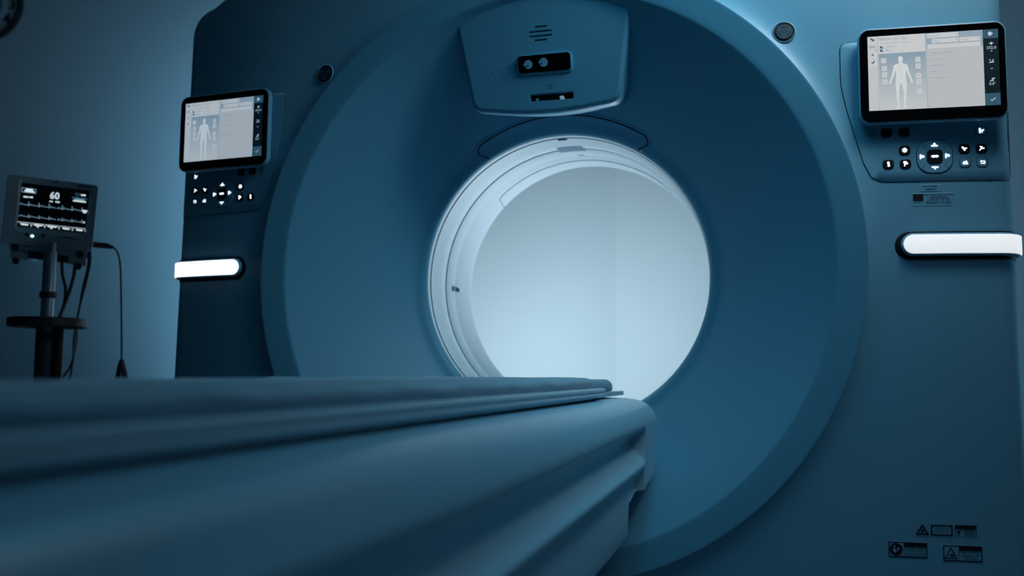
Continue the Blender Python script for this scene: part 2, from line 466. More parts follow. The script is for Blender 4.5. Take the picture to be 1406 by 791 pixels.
# ------------------------------------------------------------------ consoles
def WX(x, z, d):
    xe = half_w(z) - FR; e = min(max(0., abs(x) - xe), FR * .96)
    return Vector((x, ys(min(abs(x), xe)) + FR - sqrt(FR * FR - e * e) + ridge(hypot(x, z - CZ)) - d, z))
def columns_plate(q, outline, d0, d1, m, N=26, mside=None):
    """convex outline, follows the curved face in x"""
    xs = [p[0] for p in outline]; x0, x1 = min(xs), max(xs); n = len(outline)
    tops, bots = [], []
    for i in range(N + 1):
        t = i / N; t = .5 - .5 * cos(pi * t); x = x0 + (x1 - x0) * t; x = min(max(x, x0 + 1e-5), x1 - 1e-5); zz = []
        for k in range(n):
            a, b = outline[k], outline[(k + 1) % n]
            if (a[0] - x) * (b[0] - x) <= 0 and abs(a[0] - b[0]) > 1e-9: zz.append(a[1] + (b[1] - a[1]) * (x - a[0]) / (b[0] - a[0]))
        tops.append((x, max(zz))); bots.append((x, min(zz)))
    def P(p, d, e=0.): return WX(p[0], p[1] + e, d)
    e = .0012
    mids = [[P((a[0], a[1] + (b[1] - a[1]) * k / 12), d1) for a, b in zip(bots, tops)] for k in range(1, 12)]
    rows_ = [[P(p, d0) for p in bots], [P(p, d1 - e) for p in bots], [P(p, d1, e) for p in bots]] + mids + [[P(p, d1, -e) for p in tops], [P(p, d1 - e) for p in tops], [P(p, d0) for p in tops]]
    q.grid(rows_, m)
    for idx in (0, -1):
        q.add([r[idx] for r in rows_], [list(range(len(rows_)))], m)

OUT = [(.752, 1.529), (.717, 1.529), (.717, 1.43), (.727, 1.375), (.747, 1.300), (.773, 1.202), (1.071, 1.202), (1.071, 1.529)]
OUTR = [0, .016, .02, .03, .03, .035, .018, .001]
panel_outline = rpoly(OUT, OUTR, 6)

ICON = {
    'flower': lambda: [circ(.82 * cos(k * pi / 4), .82 * sin(k * pi / 4), .2, 8) for k in range(8)] + [circ(0, 0, .60, 14)],
    'figure8': lambda: [circ(0, .55, .48, 12), circ(.12, -.55, .48, 12), rrect(.08, 0, .6, .9, .2, 3)],
    'flag': lambda: [circ(-.4, .6, .42, 10), circ(.1, .55, .4, 10), circ(.5, .1, .42, 10), circ(0, .0, .25, 8), circ(-.3, -.1, .3, 8), rrect(-.3, -.6, .45, .75, .15, 3)],
    'bar3': lambda: [rrect(0, 0, 1.9, .5, .24, 4), circ(-.35, 0, .38, 10), circ(.35, 0, .38, 10)],
    'bed_up': lambda: [rrect(0, -.3, 2.1, .5, .2, 4), circ(0, .3, .36, 10)],
    'bed_down': lambda: [rrect(0, .3, 2.1, .45, .15, 4), [(-.4, .1), (.4, .1), (0, -.65)]],
    'arrow_in': lambda: [rrect(-.5, 0, .42, 1.6, .12, 3), rrect(0, .25, 1.2, .42, .1, 3), rrect(.1, -.12, 1.3, .36, .1, 3), [(.2, .55), (.8, .0), (.2, -.4)]],
    'bird': lambda: [[(-1, .7), (-.55, .9), (-.1, .4), (1, .35), (.95, 0), (.4, -.2), (.3, -.8), (-.2, -.8), (-.5, 0), (-1, .3)]],
    'plane': lambda: [[(-.7, .9), (.35, .8), (.3, .3), (1.05, .25), (1.05, -.1), (.3, -.2), (-.1, -.15), (-.6, -.9), (-.95, -.7), (-.35, .1), (-.25, .45), (-.7, .55)]],
    'bed': lambda: [rrect(0, -.4, 1.9, .6, .2, 3), rrect(.0, .2, 1.4, .5, .15, 3), circ(.45, .45, .25, 8)],
    'loop': lambda: [rrect(.1, .45, 1.5, .3, .1, 3), rrect(.1, -.4, 1.5, .34, .1, 3), rrect(.75, .0, .32, 1.1, .1, 3), [(-.9, .35), (-.35, .8), (-.35, -.05)]],
    'patient': lambda: [circ(-.5, .65, .36, 10), rrect(-.5, -.25, .55, 1.5, .2, 3), rrect(.15, .05, 1.1, .42, .15, 3), rrect(.3, -.45, .32, .8, .1, 3), circ(.75, .25, .28, 8)],
}
def draw_icon(q, name, xc, zc, s, d, m='icon_glow', f=WX):
    for i, pl in enumerate(ICON[name]()):
        q.prism([(xc + a * s, zc + b * s) for a, b in pl], f, d - .0004, d + .00003 * i, m, back=False)

def make_console(sx):
    """sx=+1 right, -1 left: same layout mirrored, glyphs upright"""
    near = sx > 0
    q = MB()
    grow = inset(panel_outline, -.0022)
    columns_plate(q, [(sx * a, b) for a, b in grow], -.004, .0006, 'seam')
    columns_plate(q, [(sx * a, b) for a, b in panel_outline], -.004, .0020, 'shell_plastic')
    pn = q.build('control_panel', scanner, angle=50)
    D = .0020
    def btn(x, z, w, h, kind, icon=None, s=.0058, lit=True, r=.35):
        q = MB(); xc = sx * x
        q.prism(rrect(xc, z, w + .0018, h + .0018, w * r, 5), WX, D - .001, D + .0006, 'seam', back=False)
        if kind == 'dark': q.prism(rrect(xc, z, w, h, w * r, 5), WX, D - .001, D + .0022, 'black_plastic', bev=.0012, back=False)
        else: q.prism(rrect(xc, z, w, h, w * r, 5), WX, D - .001, D + .0018, 'shell_plastic', bev=.0014, back=False)
        if icon: draw_icon(q, icon, xc, z, s, D + (.0028 if kind == 'dark' else .0024))
        return q.build('control_button', pn)
    btn(.811, 1.314, .0225, .0205, 'dark'); btn(.848, 1.3135, .0225, .0205, 'dark')
    btn(1.009, 1.313, .022, .020, 'light', 'patient')
    btn(.848, 1.2725, .0225, .0205, 'dark', 'flower'); btn(.813, 1.242, .0225, .0205, 'dark', 'figure8'); btn(.849, 1.2418, .0225, .0205, 'dark', 'flag')
    btn(.9725, 1.2725, .0225, .0205, 'dark', 'bird'); btn(1.0085, 1.2725, .0225, .0205, 'dark', 'plane')
    btn(.9735, 1.2415, .0225, .0205, 'light', 'bed'); btn(1.0095, 1.2415, .0225, .0205, 'light', 'loop')
    # round rocker pad
    q = MB(); xc = sx * .9105; zc = 1.2565
    q.prism(rrect(xc, zc, .0765, .0765, .030, 9), WX, D - .001, D + .0006, 'seam', back=False)
    q.prism(rrect(xc, zc, .0740, .0740, .029, 9), WX, D - .001, D + .0020, 'shell_plastic', bev=.0016, back=False)
    for ax, az in ((1, 1), (-1, 1), (1, -1), (-1, -1)):
        for pl in strip([(xc + ax * .019, zc + az * .018), (xc + ax * .027, zc + az * .027)], .0007): q.flat(pl, WX, D + .0022, 'seam')
    s = .0066
    draw_icon(q, 'bed_up', xc, zc + .0262, s, D + .0026); draw_icon(q, 'bed_down', xc, zc - .0262, s, D + .0026)
    draw_icon(q, 'arrow_in', xc - .0265, zc, s, D + .0026); draw_icon(q, 'arrow_in', xc + .0265, zc + .001, s, D + .0026)
    q.build('rocker_pad', pn)
    q = MB()
    q.prism(rrect(xc, zc, .0335, .0335, .010, 6), WX, D, D + .0034, 'black_plastic', bev=.0012, back=False)
    draw_icon(q, 'bar3', xc, zc, .0082, D + .0040)
    q.build('control_button', pn)
    # printed marks: face symbol and small camera mark
    q = MB(); xs_ = sx * .780; zs_ = 1.3175
    ring = [(xs_ + .0060 * cos(2 * pi * k / 20), zs_ + .0060 * sin(2 * pi * k / 20)) for k in range(21)]
    for pl in strip(ring, .0008) + strip([(xs_ - .0055, zs_ - .0080), (xs_ + .0055, zs_ - .0080)], .0009) + strip([(xs_ - .005, zs_ - .0105), (xs_ - .004, zs_ - .0130)], .0008) + strip([(xs_, zs_ - .0105), (xs_, zs_ - .0135)], .0009) + strip([(xs_ + .005, zs_ - .0105), (xs_ + .004, zs_ - .0130)], .0008):
        q.flat(pl, WX, D + .0003, 'print_black')
    for dx, dz in ((-.0022, .0018), (.0022, .0018), (0, -.0012)): q.flat(circ(xs_ + dx, zs_ + dz, .0010, 8), WX, D + .0003, 'print_black')
    q.build('printed_symbol', pn, smooth=False); q = MB()
    ring = [(sx * .961 + .0035 * cos(2 * pi * k / 16), 1.314 + .0035 * sin(2 * pi * k / 16)) for k in range(17)]
    for pl in strip(ring, .0007): q.flat(pl, WX, D + .0003, 'print_black')
    q.build('camera_symbol', pn, smooth=False); q = MB()
    q.flat(circ(sx * .973, 1.3142, .0013, 10), WX, D + .0003, 'print_black')
    q.build('sensor_dot', pn, smooth=False)

    # the touch screen: a slab on the sloping side of the face
    x_in, x_out, zb, zt = .756, 1.056, 1.333, 1.545
    if not near: x_in, x_out, zb, zt = .7505, 1.0405, 1.3235, 1.5325
    th = atan2(.020, .30)
    yi = -.030
    def SM(x, z, d):   # x is the real world x
        u = abs(x) - x_in
        return Vector((x, yi + u * .075 - d, z))
    W = x_out - x_in; Hh = zt - zb; xc = sx * (x_in + x_out) / 2; zc = (zt + zb) / 2
    q = MB()
    q.prism(rrect(xc, zc, W * .93, Hh * .90, .02, 6), SM, -.042, -.010, 'shell_plastic', back=True)
    q.prism(rrect(xc, zc, W + .007, Hh + .007, .0245, 8), SM, -.016, -.001, 'shell_plastic', bev=.003)
    scr = q.build('touch_screen', scanner)
    q = MB(); q.prism(rrect(xc, zc, W, Hh, .022, 8), SM, -.004, .001, 'black_glass', bev=.0012); q.build('glass_front', scr)
    # display area (left to right in the viewer's sense)
    tg = 'near' if near else 'far'
    xl = sx * (x_in + x_out) / 2 - W / 2; 
    if near: dx0, dx1, dz0, dz1 = xl + .0175, xl + W - .0135, zt - .0165, zb + .0255
    else:    dx0, dx1, dz0, dz1 = xl + .0165, xl + W - .0150, zt - .0185, zb + .0235
    DW = dx1 - dx0; DH = dz0 - dz1
    def UI(u, v, d): return SM(dx0 + u * DW, dz0 - v * DH, d)
    def R(q, u0, v0, u1, v1, m, lv): q.flat([(u0, v1), (u1, v1), (u1, v0), (u0, v0)], UI, .0012 + lv * .00012, 'ui_%s_%s' % (m, tg))
    def RR(q, u0, v0, u1, v1, m, lv, r=.006):
        pl = rrect(0, 0, (u1 - u0) * DW, (v1 - v0) * DH, r * DW, 3)
        q.flat([((u0 + u1) / 2 + a / DW, (v0 + v1) / 2 - b / DH) for a, b in pl][::-1], UI, .0012 + lv * .00012, 'ui_%s_%s' % (m, tg))
    def T(q, s, u, v, size, m, lv, align='LEFT', bold=0.):
        vs, fs = text_mesh(s, align, bold)
        q.add([UI(u + x * size / DW * DH, v - y * size, .0012 + lv * .00012) for x, y in vs], fs, 'ui_%s_%s' % (m, tg))
    q = MB()
    R(q, 0, 0, .885, 1, 'panel', 0); R(q, .885, 0, 1, 1, 'side', 1)
    R(q, .082, 0, .447, .235, 'white', 1)
    for v0, v1 in ((.0, .098), (.104, .200), (.208, .300), (.308, .400)): R(q, .004, v0 + .003, .073, v1, 'white', 1)
    R(q, .0755, 0, .0800, 1, 'line', 1)
    R(q, .447, 0, .457, 1, 'line', 2)
    R(q, .457, 0, .885, .255, 'band', 1)
    R(q, .457, .215, .885, 1, 'list', 2)
    R(q, .463, .008, .700, .068, 'white', 3); R(q, .498, .082, .700, .138, 'white', 3); R(q, .708, .082, .866, .138, 'white', 3); R(q, .463, .152, .866, .212, 'white', 3)
    for v in (.300, .385, .470, .555, .640): R(q, .459, v, .883, v + .004, 'line', 3)
    # writing
    T(q, 'BERLIN, LIV, USA', .090, .045, .047, 'text', 3)
    T(q, '12/11/1986 37Y M08   /   88 Years', .090, .100, .026, 'text', 3)
    T(q, '1.129 m', .140, .150, .034, 'text', 3); T(q, '88 kg', .140, .196, .034, 'text', 3)
    for v in (.153, .197):
        q.flat([(.095, v - .018), (.108, v - .018), (.118, v), (.126, v + .016), (.095, v + .016)][::-1], UI, .0016, 'ui_icon_' + tg)
    T(q, 'GO', .036, .142, .050, 'icon', 3, 'CENTER', .01); T(q, 'x', .038, .245, .06, 'icon', 3, 'CENTER', .03)
    q.flat([(.055, .178), (.068, .178), (.0615, .195)][::-1], UI, .0016, 'ui_icon_' + tg)
    for c in ((.030, .034, .010), (.044, .050, .012)): q.flat(circ(c[0], c[1], c[2], 8, ry=c[2] * 1.4)[::-1], UI, .0016, 'ui_icon_' + tg)
    q.flat([(.024, .352), (.036, .352), (.044, .330), (.052, .326), (.052, .346), (.042, .368), (.028, .368)][::-1], UI, .0016, 'ui_icon_' + tg)
    for s_, u, v, z_ in (('Unspecified', .475, .042, .028), ('Neck', .510, .112, .028), ('All Tags', .718, .112, .028)): T(q, s_, u, v, z_, 'text', 4)
    for u, v in ((.685, .030), (.685, .104), (.852, .104)): q.flat([(u - .008, v), (u + .008, v), (u, v + .016)][::-1], UI, .0017, 'ui_text_' + tg)
    for s_, v in (('1.1  CERVICAL SPINE MPR', .272), ('2.1  NECK RPT', .355), ('3.1  NECK/BRAIN', .440), ('3.2  NECK 3D', .520), ('3.3  NECK/LUNG RPT', .603)): T(q, s_, .468, v, .027, 'text', 4)
    # side bar
    R(q, .887, 0, 1, .118, 'sidebutton', 2); R(q, .887, .842, 1, 1, 'sidebutton', 2)
    q.flat([(.925, .036), (.942, .030), (.962, .058), (.942, .086), (.925, .080)][::-1], UI, .0017, 'ui_sidetext_' + tg)
    for pl in strip([(.932, .186), (.960, .186)], .009) + strip([(.946, .170), (.946, .202)], .009): q.flat(pl[::-1], UI, .0017, 'ui_sidetext_' + tg)
    T(q, '332.0', .945, .245, .052, 'sidetext', 4, 'CENTER', 0.)
    R(q, .938, .283, .952, .290, 'sidetext', 4)
    q.flat([(.925, .435), (.960, .418), (.960, .440), (.925, .442)][::-1], UI, .0017, 'ui_sidetext_' + tg); R(q, .927, .400, .937, .412, 'sidetext', 4); R(q, .950, .400, .960, .410, 'sidetext', 4)
    R(q, .934, .515, .952, .521, 'sidetext', 4)
    for pl in strip([(.928, .690), (.945, .665), (.962, .650)], .007) + strip([(.944, .648), (.960, .648)], .010) + strip([(.945, .665), (.952, .688)], .007): q.flat(pl[::-1], UI, .0017, 'ui_sidetext_' + tg)
    T(q, '0.0\u00b0', .945, .722, .048, 'sidetext', 4, 'CENTER', 0.)
    for pl in strip([(.928, .925), (.938, .940), (.962, .905)], .007): q.flat(pl[::-1], UI, .0017, 'ui_sidetext_' + tg)
    q.build('display', scr, smooth=False)
    # body chart: graded field, figure and region keys
    q = MB(); q.flat([(.084, 1), (.446, 1), (.446, .240), (.084, .240)], UI, .00135, 'ui_bodyarea_' + tg)
    q.build('body_chart', scr, smooth=False)
    q = MB()
    cxu = .2530
    hb = [(0, .285), (.014, .290), (.020, .310), (.021, .330), (.016, .352), (.013, .368), (.016, .382), (.040, .392), (.058, .402), (.066, .425), (.072, .475), (.082, .530), (.094, .580), (.099, .605), (.108, .640), (.104, .655), (.099, .640), (.096, .660), (.088, .650), (.088, .622), (.072, .575), (.058, .520), (.050, .470), (.047, .500), (.044, .545), (.046, .590), (.050, .640), (.051, .700), (.044, .760), (.044, .790), (.044, .840), (.034, .915), (.034, .945), (.048, .975), (.046, .985), (.022, .985), (.020, .960), (.022, .910), (.020, .850), (.022, .780), (.016, .720), (.006, .655), (0, .640)]
    man = [(cxu + a * .86, b) for a, b in hb] + [(cxu - a * .86, b) for a, b in reversed(hb[1:-1])]
    q.flat(man, UI, .0016, 'ui_body_' + tg)
    for pl in strip([(cxu, .40), (cxu, .60)], .0022) + strip([(cxu - .03, .445), (cxu + .03, .445)], .003) + strip([(cxu - .035, .62), (cxu, .655), (cxu + .035, .62)], .003): q.flat(pl, UI, .00168, 'ui_bodyline_' + tg)
    for u, v in ((.122, .335), (.126, .440), (.127, .525), (.128, .620), (.388, .345), (.388, .430), (.390, .560), (.391, .640), (.393, .770)):
        RR(q, u - .020, v - .034, u + .020, v + .034, 'white', 3)
        if (int(u * 1000 + v * 1000)) % 2 == 0:
            for pl in strip([(u - .008, v + .012), (u, v - .014), (u + .008, v + .012)], .004): q.flat(pl, UI, .0017, 'ui_line_' + tg)
        else:
            for pl in strip([(u - .010, v - .010), (u + .010, v - .010), (u, v + .004), (u, v + .018)], .004): q.flat(pl, UI, .0017, 'ui_line_' + tg)
    q.build('body_figure', scr, smooth=False)
make_console(1); make_console(-1)

# ------------------------------------------------------------------ glowing side bars wrapping round the corners
def side_path(z, n=60):
    w = half_w(z); pts = []
    x = .79
    xe = w - FR
    N1 = 30
    for i in range(N1): xx = .80 + (xe - .80) * i / N1; pts.append((Vector((xx, ys(xx))), Vector((.5 * max(0, xx - .7), -1)).normalized()))
    yc = ys(xe) + FR
    for i in range(13):
        a = pi / 2 * i / 12; pts.append((Vector((xe + FR * sin(a), yc - FR * cos(a))), Vector((sin(a), -cos(a)))))
    for i in range(1, 12): pts.append((Vector((w, yc + .03 * i)), Vector((1, 0))))
    return pts
def resample(path):
    s = [0]
    for a, b in zip(path, path[1:]): s.append(s[-1] + (b[0] - a[0]).length)
    def at(t):
        t = max(0, min(s[-1], t))
        for i in range(len(s) - 1):
            if s[i + 1] >= t:
                k = (t - s[i]) / max(1e-9, s[i + 1] - s[i]); return path[i][0].lerp(path[i + 1][0], k), path[i][1].lerp(path[i + 1][1], k).normalized()
        return path[-1]
    return at, s[-1]
def bar_piece(q, sx, zc, s0, s1, hh, rad, d0, d1, m, bev=.002):
    at, L = resample(side_path(zc)); N = 64; cols = []
    stops = []
    for i in range(13): stops.append(s0 + rad * (1 - cos(pi / 2 * i / 12)))
    k = stops[-1]; e = s1 - rad
    for i in range(1, N): stops.append(k + (e - k) * i / N)
    for i in range(13): stops.append(e + rad * sin(pi / 2 * i / 12))
    rows_ = []
    for st in stops:
        if st < s0 + rad: h = hh - rad + sqrt(max(0, rad ** 2 - (rad - (st - s0)) ** 2))
        elif st > e: h = hh - rad + sqrt(max(0, rad ** 2 - (st - e) ** 2))
        else: h = hh
        h = max(h, .0004)
        p, n = at(st); b = min(bev, h * .6)
        def P(z, d): return Vector((sx * (p.x + n.x * d), p.y + n.y * d, zc + z))
        rows_.append([P(-h, d0), P(-h, d1 - b), P(-h + b * .3, d1 - b * .3), P(-h + b, d1), P(0, d1), P(h - b, d1), P(h - b * .3, d1 - b * .3), P(h, d1 - b), P(h, d0)])
    q.grid(rows_, m)
for sx in (-1, 1):
    zc = 1.0575 if sx > 0 else 1.047
    q = MB(); bar_piece(q, sx, zc, .022, .50, .0315, .0315, -.003, .0025, 'black_plastic', .001)  # black base plate stands in for the shadow gap round the bar
    hb_ = q.build('light_bar', scanner, angle=50)
    q = MB(); bar_piece(q, sx, zc + .002, .034, .49, .0250, .0250, 0., .0120, 'shell_plastic', .004); q.build('bar_housing', hb_, angle=50)
    q = MB(); bar_piece(q, sx, zc + .002, .0385, .485, .0208, .0208, .008, .0155, 'bar_glow_soft' if sx > 0 else 'bar_glow', .002); q.build('light_strip', hb_, angle=50)

# ------------------------------------------------------------------ stickers
def sticker(name, x0, z0, x1, z1): 
    q = MB(); columns_plate(q, rrect((x0 + x1) / 2, (z0 + z1) / 2, x1 - x0, z1 - z0, .0015, 3), -.001, .0006, 'sticker', N=10); return q
def sf_map(x, z, d): return WX(x, z, d + .0009)
def box_lines(q, x0, z0, x1, z1, w, m='print_black'):
    for pl in strip([(x0, z0), (x1, z0), (x1, z1), (x0, z1), (x0, z0)], w): q.flat(pl, sf_map, .0003, m)
q = sticker('asset_label', .878, 1.1775, .9235, 1.1945)
q.text('SOUTHEAST', sf_map, .9005, 1.1905, .0042, .0003, 'print_black', 'CENTER', 1.35, .01); q.text('W84192', sf_map, .9005, 1.1835, .0052, .0003, 'print_black', 'CENTER', 1.25, .015)
q.build('asset_label', scanner, smooth=False)
q = sticker('inspection_label', .860, 1.1450, .9475, 1.1755)
q.flat(rrect(.8735, 1.1655, .0215, .0150, .0005, 2), sf_map, .0003, 'print_black')
for k in range(9):
    a = k * 2.4; q.flat(circ(.8735 + .0030 * cos(a) * (k / 9) ** .5 * 1.6, 1.1642 + .0030 * sin(a) * (k / 9) ** .5 * 1.6, .0014, 8), sf_map, .0005, 'dark_button')
q.flat([(.8675, 1.1717), (.8795, 1.1717), (.8750, 1.1690), (.8720, 1.1690)], sf_map, .0005, 'dark_button')
q.text('MSCTIMT', sf_map, .8735, 1.1545, .0042, .0003, 'print_black', 'CENTER', 1.15)
for s_, z_, sz, sxx in (('WEST KENDALL BAPTIST HOSPITAL', 1.1713, .0040, .98), ('Biomedical Engineering', 1.1670, .0036, .95), ('1 Month / Safety Inspection', 1.1632, .0036, 1.1), ('Date: 8/18/2020       By: cv8127', 1.1592, .0034, 1.1), ('DUE:JULY 31, 2021', 1.1535, .0056, 1.22)):
    q.text(s_, sf_map, .9160, z_, sz, .0003, 'print_black', 'CENTER', sxx, .015)
q.build('inspection_label', scanner, smooth=False)
# laser warning
q = MB()
q.flat([(.8465, .4515 - .003), (.975, .4515 + .004), (.975, .4255), (.8465, .4255)], WX, .0004, 'sticker')
for pl in strip([(.850, .4305), (.8735, .4305), (.86175, .4500), (.850, .4305)], .0030): q.flat(pl, sf_map, .0003, 'print_black')
for k in range(8): q.flat([(.8617, .4372), (.8617 + .0042 * cos(k * pi / 4 - .2), .4372 + .0042 * sin(k * pi / 4 - .2)), (.8617 + .0042 * cos(k * pi / 4 + .2), .4372 + .0042 * sin(k * pi / 4 + .2))], sf_map, .0003, 'print_black')
q.flat(circ(.8617, .4372, .0024, 12), sf_map, .0004, 'print_black')
box_lines(q, .8800, .4300, .9210, .4500, .0030)
for s_, z_ in (('LASER RADIATION', .4440), ('DO NOT STARE INTO BEAM', .4402), ('CLASS 2 LASER PRODUCT', .4364)): q.text(s_, sf_map, .9005, z_, .0030, .0003, 'print_black', 'CENTER', .85, .01)
box_lines(q, .9275, .4290, .9700, .4520, .0009)
q.flat(rrect(.94875, .4482, .0425, .0070, .0003, 2), sf_map, .0003, 'print_black'); q.text('CAUTION', sf_map, .94875, .4482, .0055, .0005, 'dark_button', 'CENTER', 1.2, .01)
q.flat(circ(.9350, .4375, .0034, 12), sf_map, .0004, 'print_black')
for k, w_ in enumerate((.020, .024, .018, .022)): q.flat(rrect(.9555, .4425 - k * .0033, w_, .0012, .0003, 2), sf_map, .0003, 'print_black')
q.build('laser_warning_label', scanner, smooth=False)
def caution(x0, z0, x1, z1, kind):
    q = sticker('caution_label', x0, z0, x1, z1); w = x1 - x0; h = z1 - z0
    box_lines(q, x0 + .0018, z0 + .0018, x1 - .0018, z1 - .0018, .0022)
    xm = x0 + w * .405
    for pl in strip([(xm, z0 + .002), (xm, z1 - .002)], .0010): q.flat(pl, sf_map, .0003, 'print_black')
    q.flat([(xm, z1 - .0110), (x1 - .002, z1 - .0110), (x1 - .002, z1 - .002), (xm, z1 - .002)], sf_map, .0004, 'print_black')
    q.text('CAUTION', sf_map, (xm + x1) / 2 + .003, z1 - .0066, .0078, .0006, 'dark_button', 'CENTER', 1.05, .015)
    tx = xm + .0055; tz = z1 - .0096
    q.flat([(tx - .0030, tz), (tx + .0030, tz), (tx, tz + .0055)], sf_map, .0006, 'dark_button'); q.flat([(tx - .0016, tz + .0007), (tx + .0016, tz + .0007), (tx, tz + .0038)], sf_map, .0008, 'print_black')
    cx_, cz_ = (x0 + xm) / 2, (z0 + z1) / 2
    if kind == 'read':
        lines = ('AVOID INJURY.', 'Read and understand', 'instructions and manual', 'before operating system')
        q.flat(circ(cx_, cz_, h * .38, 28), sf_map, .0004, 'print_black')
        q.flat(circ(cx_ - .0035, cz_ + .0062, .0021, 12), sf_map, .0006, 'sticker')
        q.flat([(cx_ - .0068, cz_ + .003), (cx_ - .003, cz_ + .0028), (cx_ + .0005, cz_ - .002), (cx_ + .005, cz_ - .001), (cx_ + .004, cz_ - .0035), (cx_ - .001, cz_ - .0045), (cx_ - .002, cz_ - .0085), (cx_ - .0065, cz_ - .0045)], sf_map, .0006, 'sticker')
        q.flat([(cx_ + .001, cz_ + .0015), (cx_ + .004, cz_ + .0045), (cx_ + .008, cz_ + .0015), (cx_ + .0045, cz_ - .001)], sf_map, .0006, 'sticker')
    else:
        lines = ('PINCH POINT.', 'Keep hands clear', 'when sitting.')
        for pl in strip([(cx_ - h * .34, cz_ - h * .30), (cx_ + h * .34, cz_ - h * .30), (cx_, cz_ + h * .34), (cx_ - h * .34, cz_ - h * .30)], .0018): q.flat(pl, sf_map, .0004, 'print_black')
        q.flat(rrect(cx_ + .002, cz_ - .0045, .0085, .0038, .0015, 3), sf_map, .0004, 'print_black')
        q.flat([(cx_ - .0045, cz_ - .001), (cx_ - .001, cz_ - .0035), (cx_ - .0005, cz_ - .0055), (cx_ - .0025, cz_ - .0045)], sf_map, .0004, 'print_black')
    for i, s_ in enumerate(lines):
        zz = z1 - .0150 - i * (.0052 if len(lines) == 4 else .0062)
        q.text(s_, sf_map, (xm + x1) / 2, zz, .0058 if i == 0 else (.0040 if len(lines) == 4 else .0052), .0003, 'print_black', 'CENTER', 1.02 if i else 1.0, .012)
    q.build('caution_label', scanner, smooth=False)
caution(.7915, .3795, .8710, .4135, 'read')
caution(.9015, .3755, .9810, .4100, 'pinch')

# ================================================================== THE PATIENT TABLE
table = thing('patient_table', 'long pale moulded patient table running into the scanner tunnel', 'patient table', (0, -1.25, 0))
prof_r = [(0, .7105), (.10, .7105), (.18, .7100), (.205, .7092), (.228, .7070), (.246, .7025), (.260, .6945), (.2705, .6840), (.2770, .6720), (.2800, .6610), (.2808, .6530), (.2780, .6470), (.2690, .6410), (.2560, .6340), (.2470, .6260), (.2440, .6170), (.2460, .6070), (.2560, .5930), (.2700, .5800), (.2790, .5735), (.2815, .5690), (.2800, .5630), (.2740, .5520), (.2640, .5380), (.2580, .5250), (.2570, .5120), (.2580, .5000), (.2585, .4700), (.2585, .4300), (.2560, .4220), (.2480, .4170), (.15, .415), (0, .415)]
def zb(y):
    if y < -.215: return .40
    if y < -.195: return .40 + (y + .215) / .02 * .092
    if y < -.02: return .492 + (y + .195) / .175 * .030
    return .522 + (y + .02) * .16
def section(y, shrink=0.):
    g = min(1, max(0, (-.088 - y) / .016)); g = g * g * (3 - 2 * g)
    far = min(1, max(0, (y + .24) / .05))
    pts = []
    for x, z in prof_r:
        x2 = x
        if z < .653:
            full = .2808 - .004 * max(0, (.653 - z) / .15)
            if z < .5725: full2 = full
            x2 = full + (x - full) * g if x > .2 else x
            lowk = 1.
        if z < .45 and x > .1: pass
        b = zb(y)
        drop = .022 * max(0., min(1.2, -.1 - y)) * max(0., min(1., (.70 - z) / .08))
        z2 = max(z - drop, b + (.0 if x > .2 else .004))
        if z < b and x > .2: x2 = min(x2, .2785)
        pts.append((max(0, x2 - shrink) if x2 > .1 else x2, z2 + (shrink if z < .6 else -shrink) * (1 if abs(z - .62) > .06 else 0)))
    return pts
stations = [-2.40, -2.395, -2.38, -2.3]
y = -2.25
while y < -.26: stations.append(y); y += .05
stations += [-.25, -.235, -.225, -.217, -.214, -.209, -.204, -.199, -.195, -.18, -.16, -.14, -.12, -.108, -.104, -.100, -.096, -.092, -.088, -.084, -.06, -.03, 0, .03, .06, .075]
sh = [0] * len(stations); sh[0] = .02; sh[1] = .01; sh[2] = .003
for k in range(1, 8): a = pi / 2 * k / 7; stations.append(.086 + .016 * sin(a)); sh.append(.016 * (1 - cos(a)))
mb = MB(); rows_ = []
for y, s_ in zip(stations, sh):
    h = section(y, s_); full = [Vector((x, y, z)) for x, z in h] + [Vector((-x, y, z)) for x, z in reversed(h[1:-1])]
    rows_.append(full)
mb.grid(rows_, 'table_plastic', wrap=True)
n = len(rows_[0])
mb.add(rows_[0], [list(range(n))], 'table_plastic'); mb.add(rows_[-1], [list(range(n))[::-1]], 'table_plastic')
mb.build('table_body', table, angle=60)
# pedestal and foot
q = MB()
def TP(x, y, z): return Vector((x, y, z))
q.prism(rrect(0, -1.30, .30, 1.30, .06, 6), lambda a, b, d: Vector((a, b, d)), .055, .416, 'table_plastic'); q.build('pedestal', table)
q = MB(); q.prism(rrect(0, -1.28, .46, 1.62, .08, 6), lambda a, b, d: Vector((a, b, d)), 0., .055, 'table_plastic', bev=.012); q.build('foot_plate', table)
# sliding tabletop
q = MB(); rows_ = []
for y in [-2.38, -2.2, -1.8, -1.4, -1.0, -.6, -.3, -.16, -.05, .05, .10, .14, .17, .20, .22, .232, .240, .244]:
    w = .192 if y < -.165 else .184
    if y > .05: t = (y - .05) / .194; w = .184 * sqrt(max(.0001, 1 - .10 * t ** 4)) - (.03 * max(0, (t - .85) / .15) ** 2)
    zt = .7205; zlo = .7125
    if y > .22: zt -= .003 * (y - .22) / .024; zlo += .003 * (y - .22) / .024
    up = [(-w, zlo + .002), (-w, zt + .004), (-w + .012, zt + .0035), (-w * .5, zt + .0005), (0, zt), (w * .5, zt + .0005), (w - .012, zt + .0035), (w, zt + .004), (w, zlo + .002), (w - .02, zlo), (-w + .02, zlo)]
    rows_.append([Vector((a, y, b)) for a, b in up])
q.grid(rows_, 'board', wrap=True); q.add(rows_[0], [list(range(11))], 'board'); q.add(rows_[-1], [list(range(11))[::-1]], 'board')
q.build('tabletop', table, angle=50)
q = MB(); q.prism(rrect(0, -1.27, .33, 2.18, .01, 3), lambda a, b, d: Vector((a, b, d)), .709, .7135, 'seam'); q.build('slide_base', table)
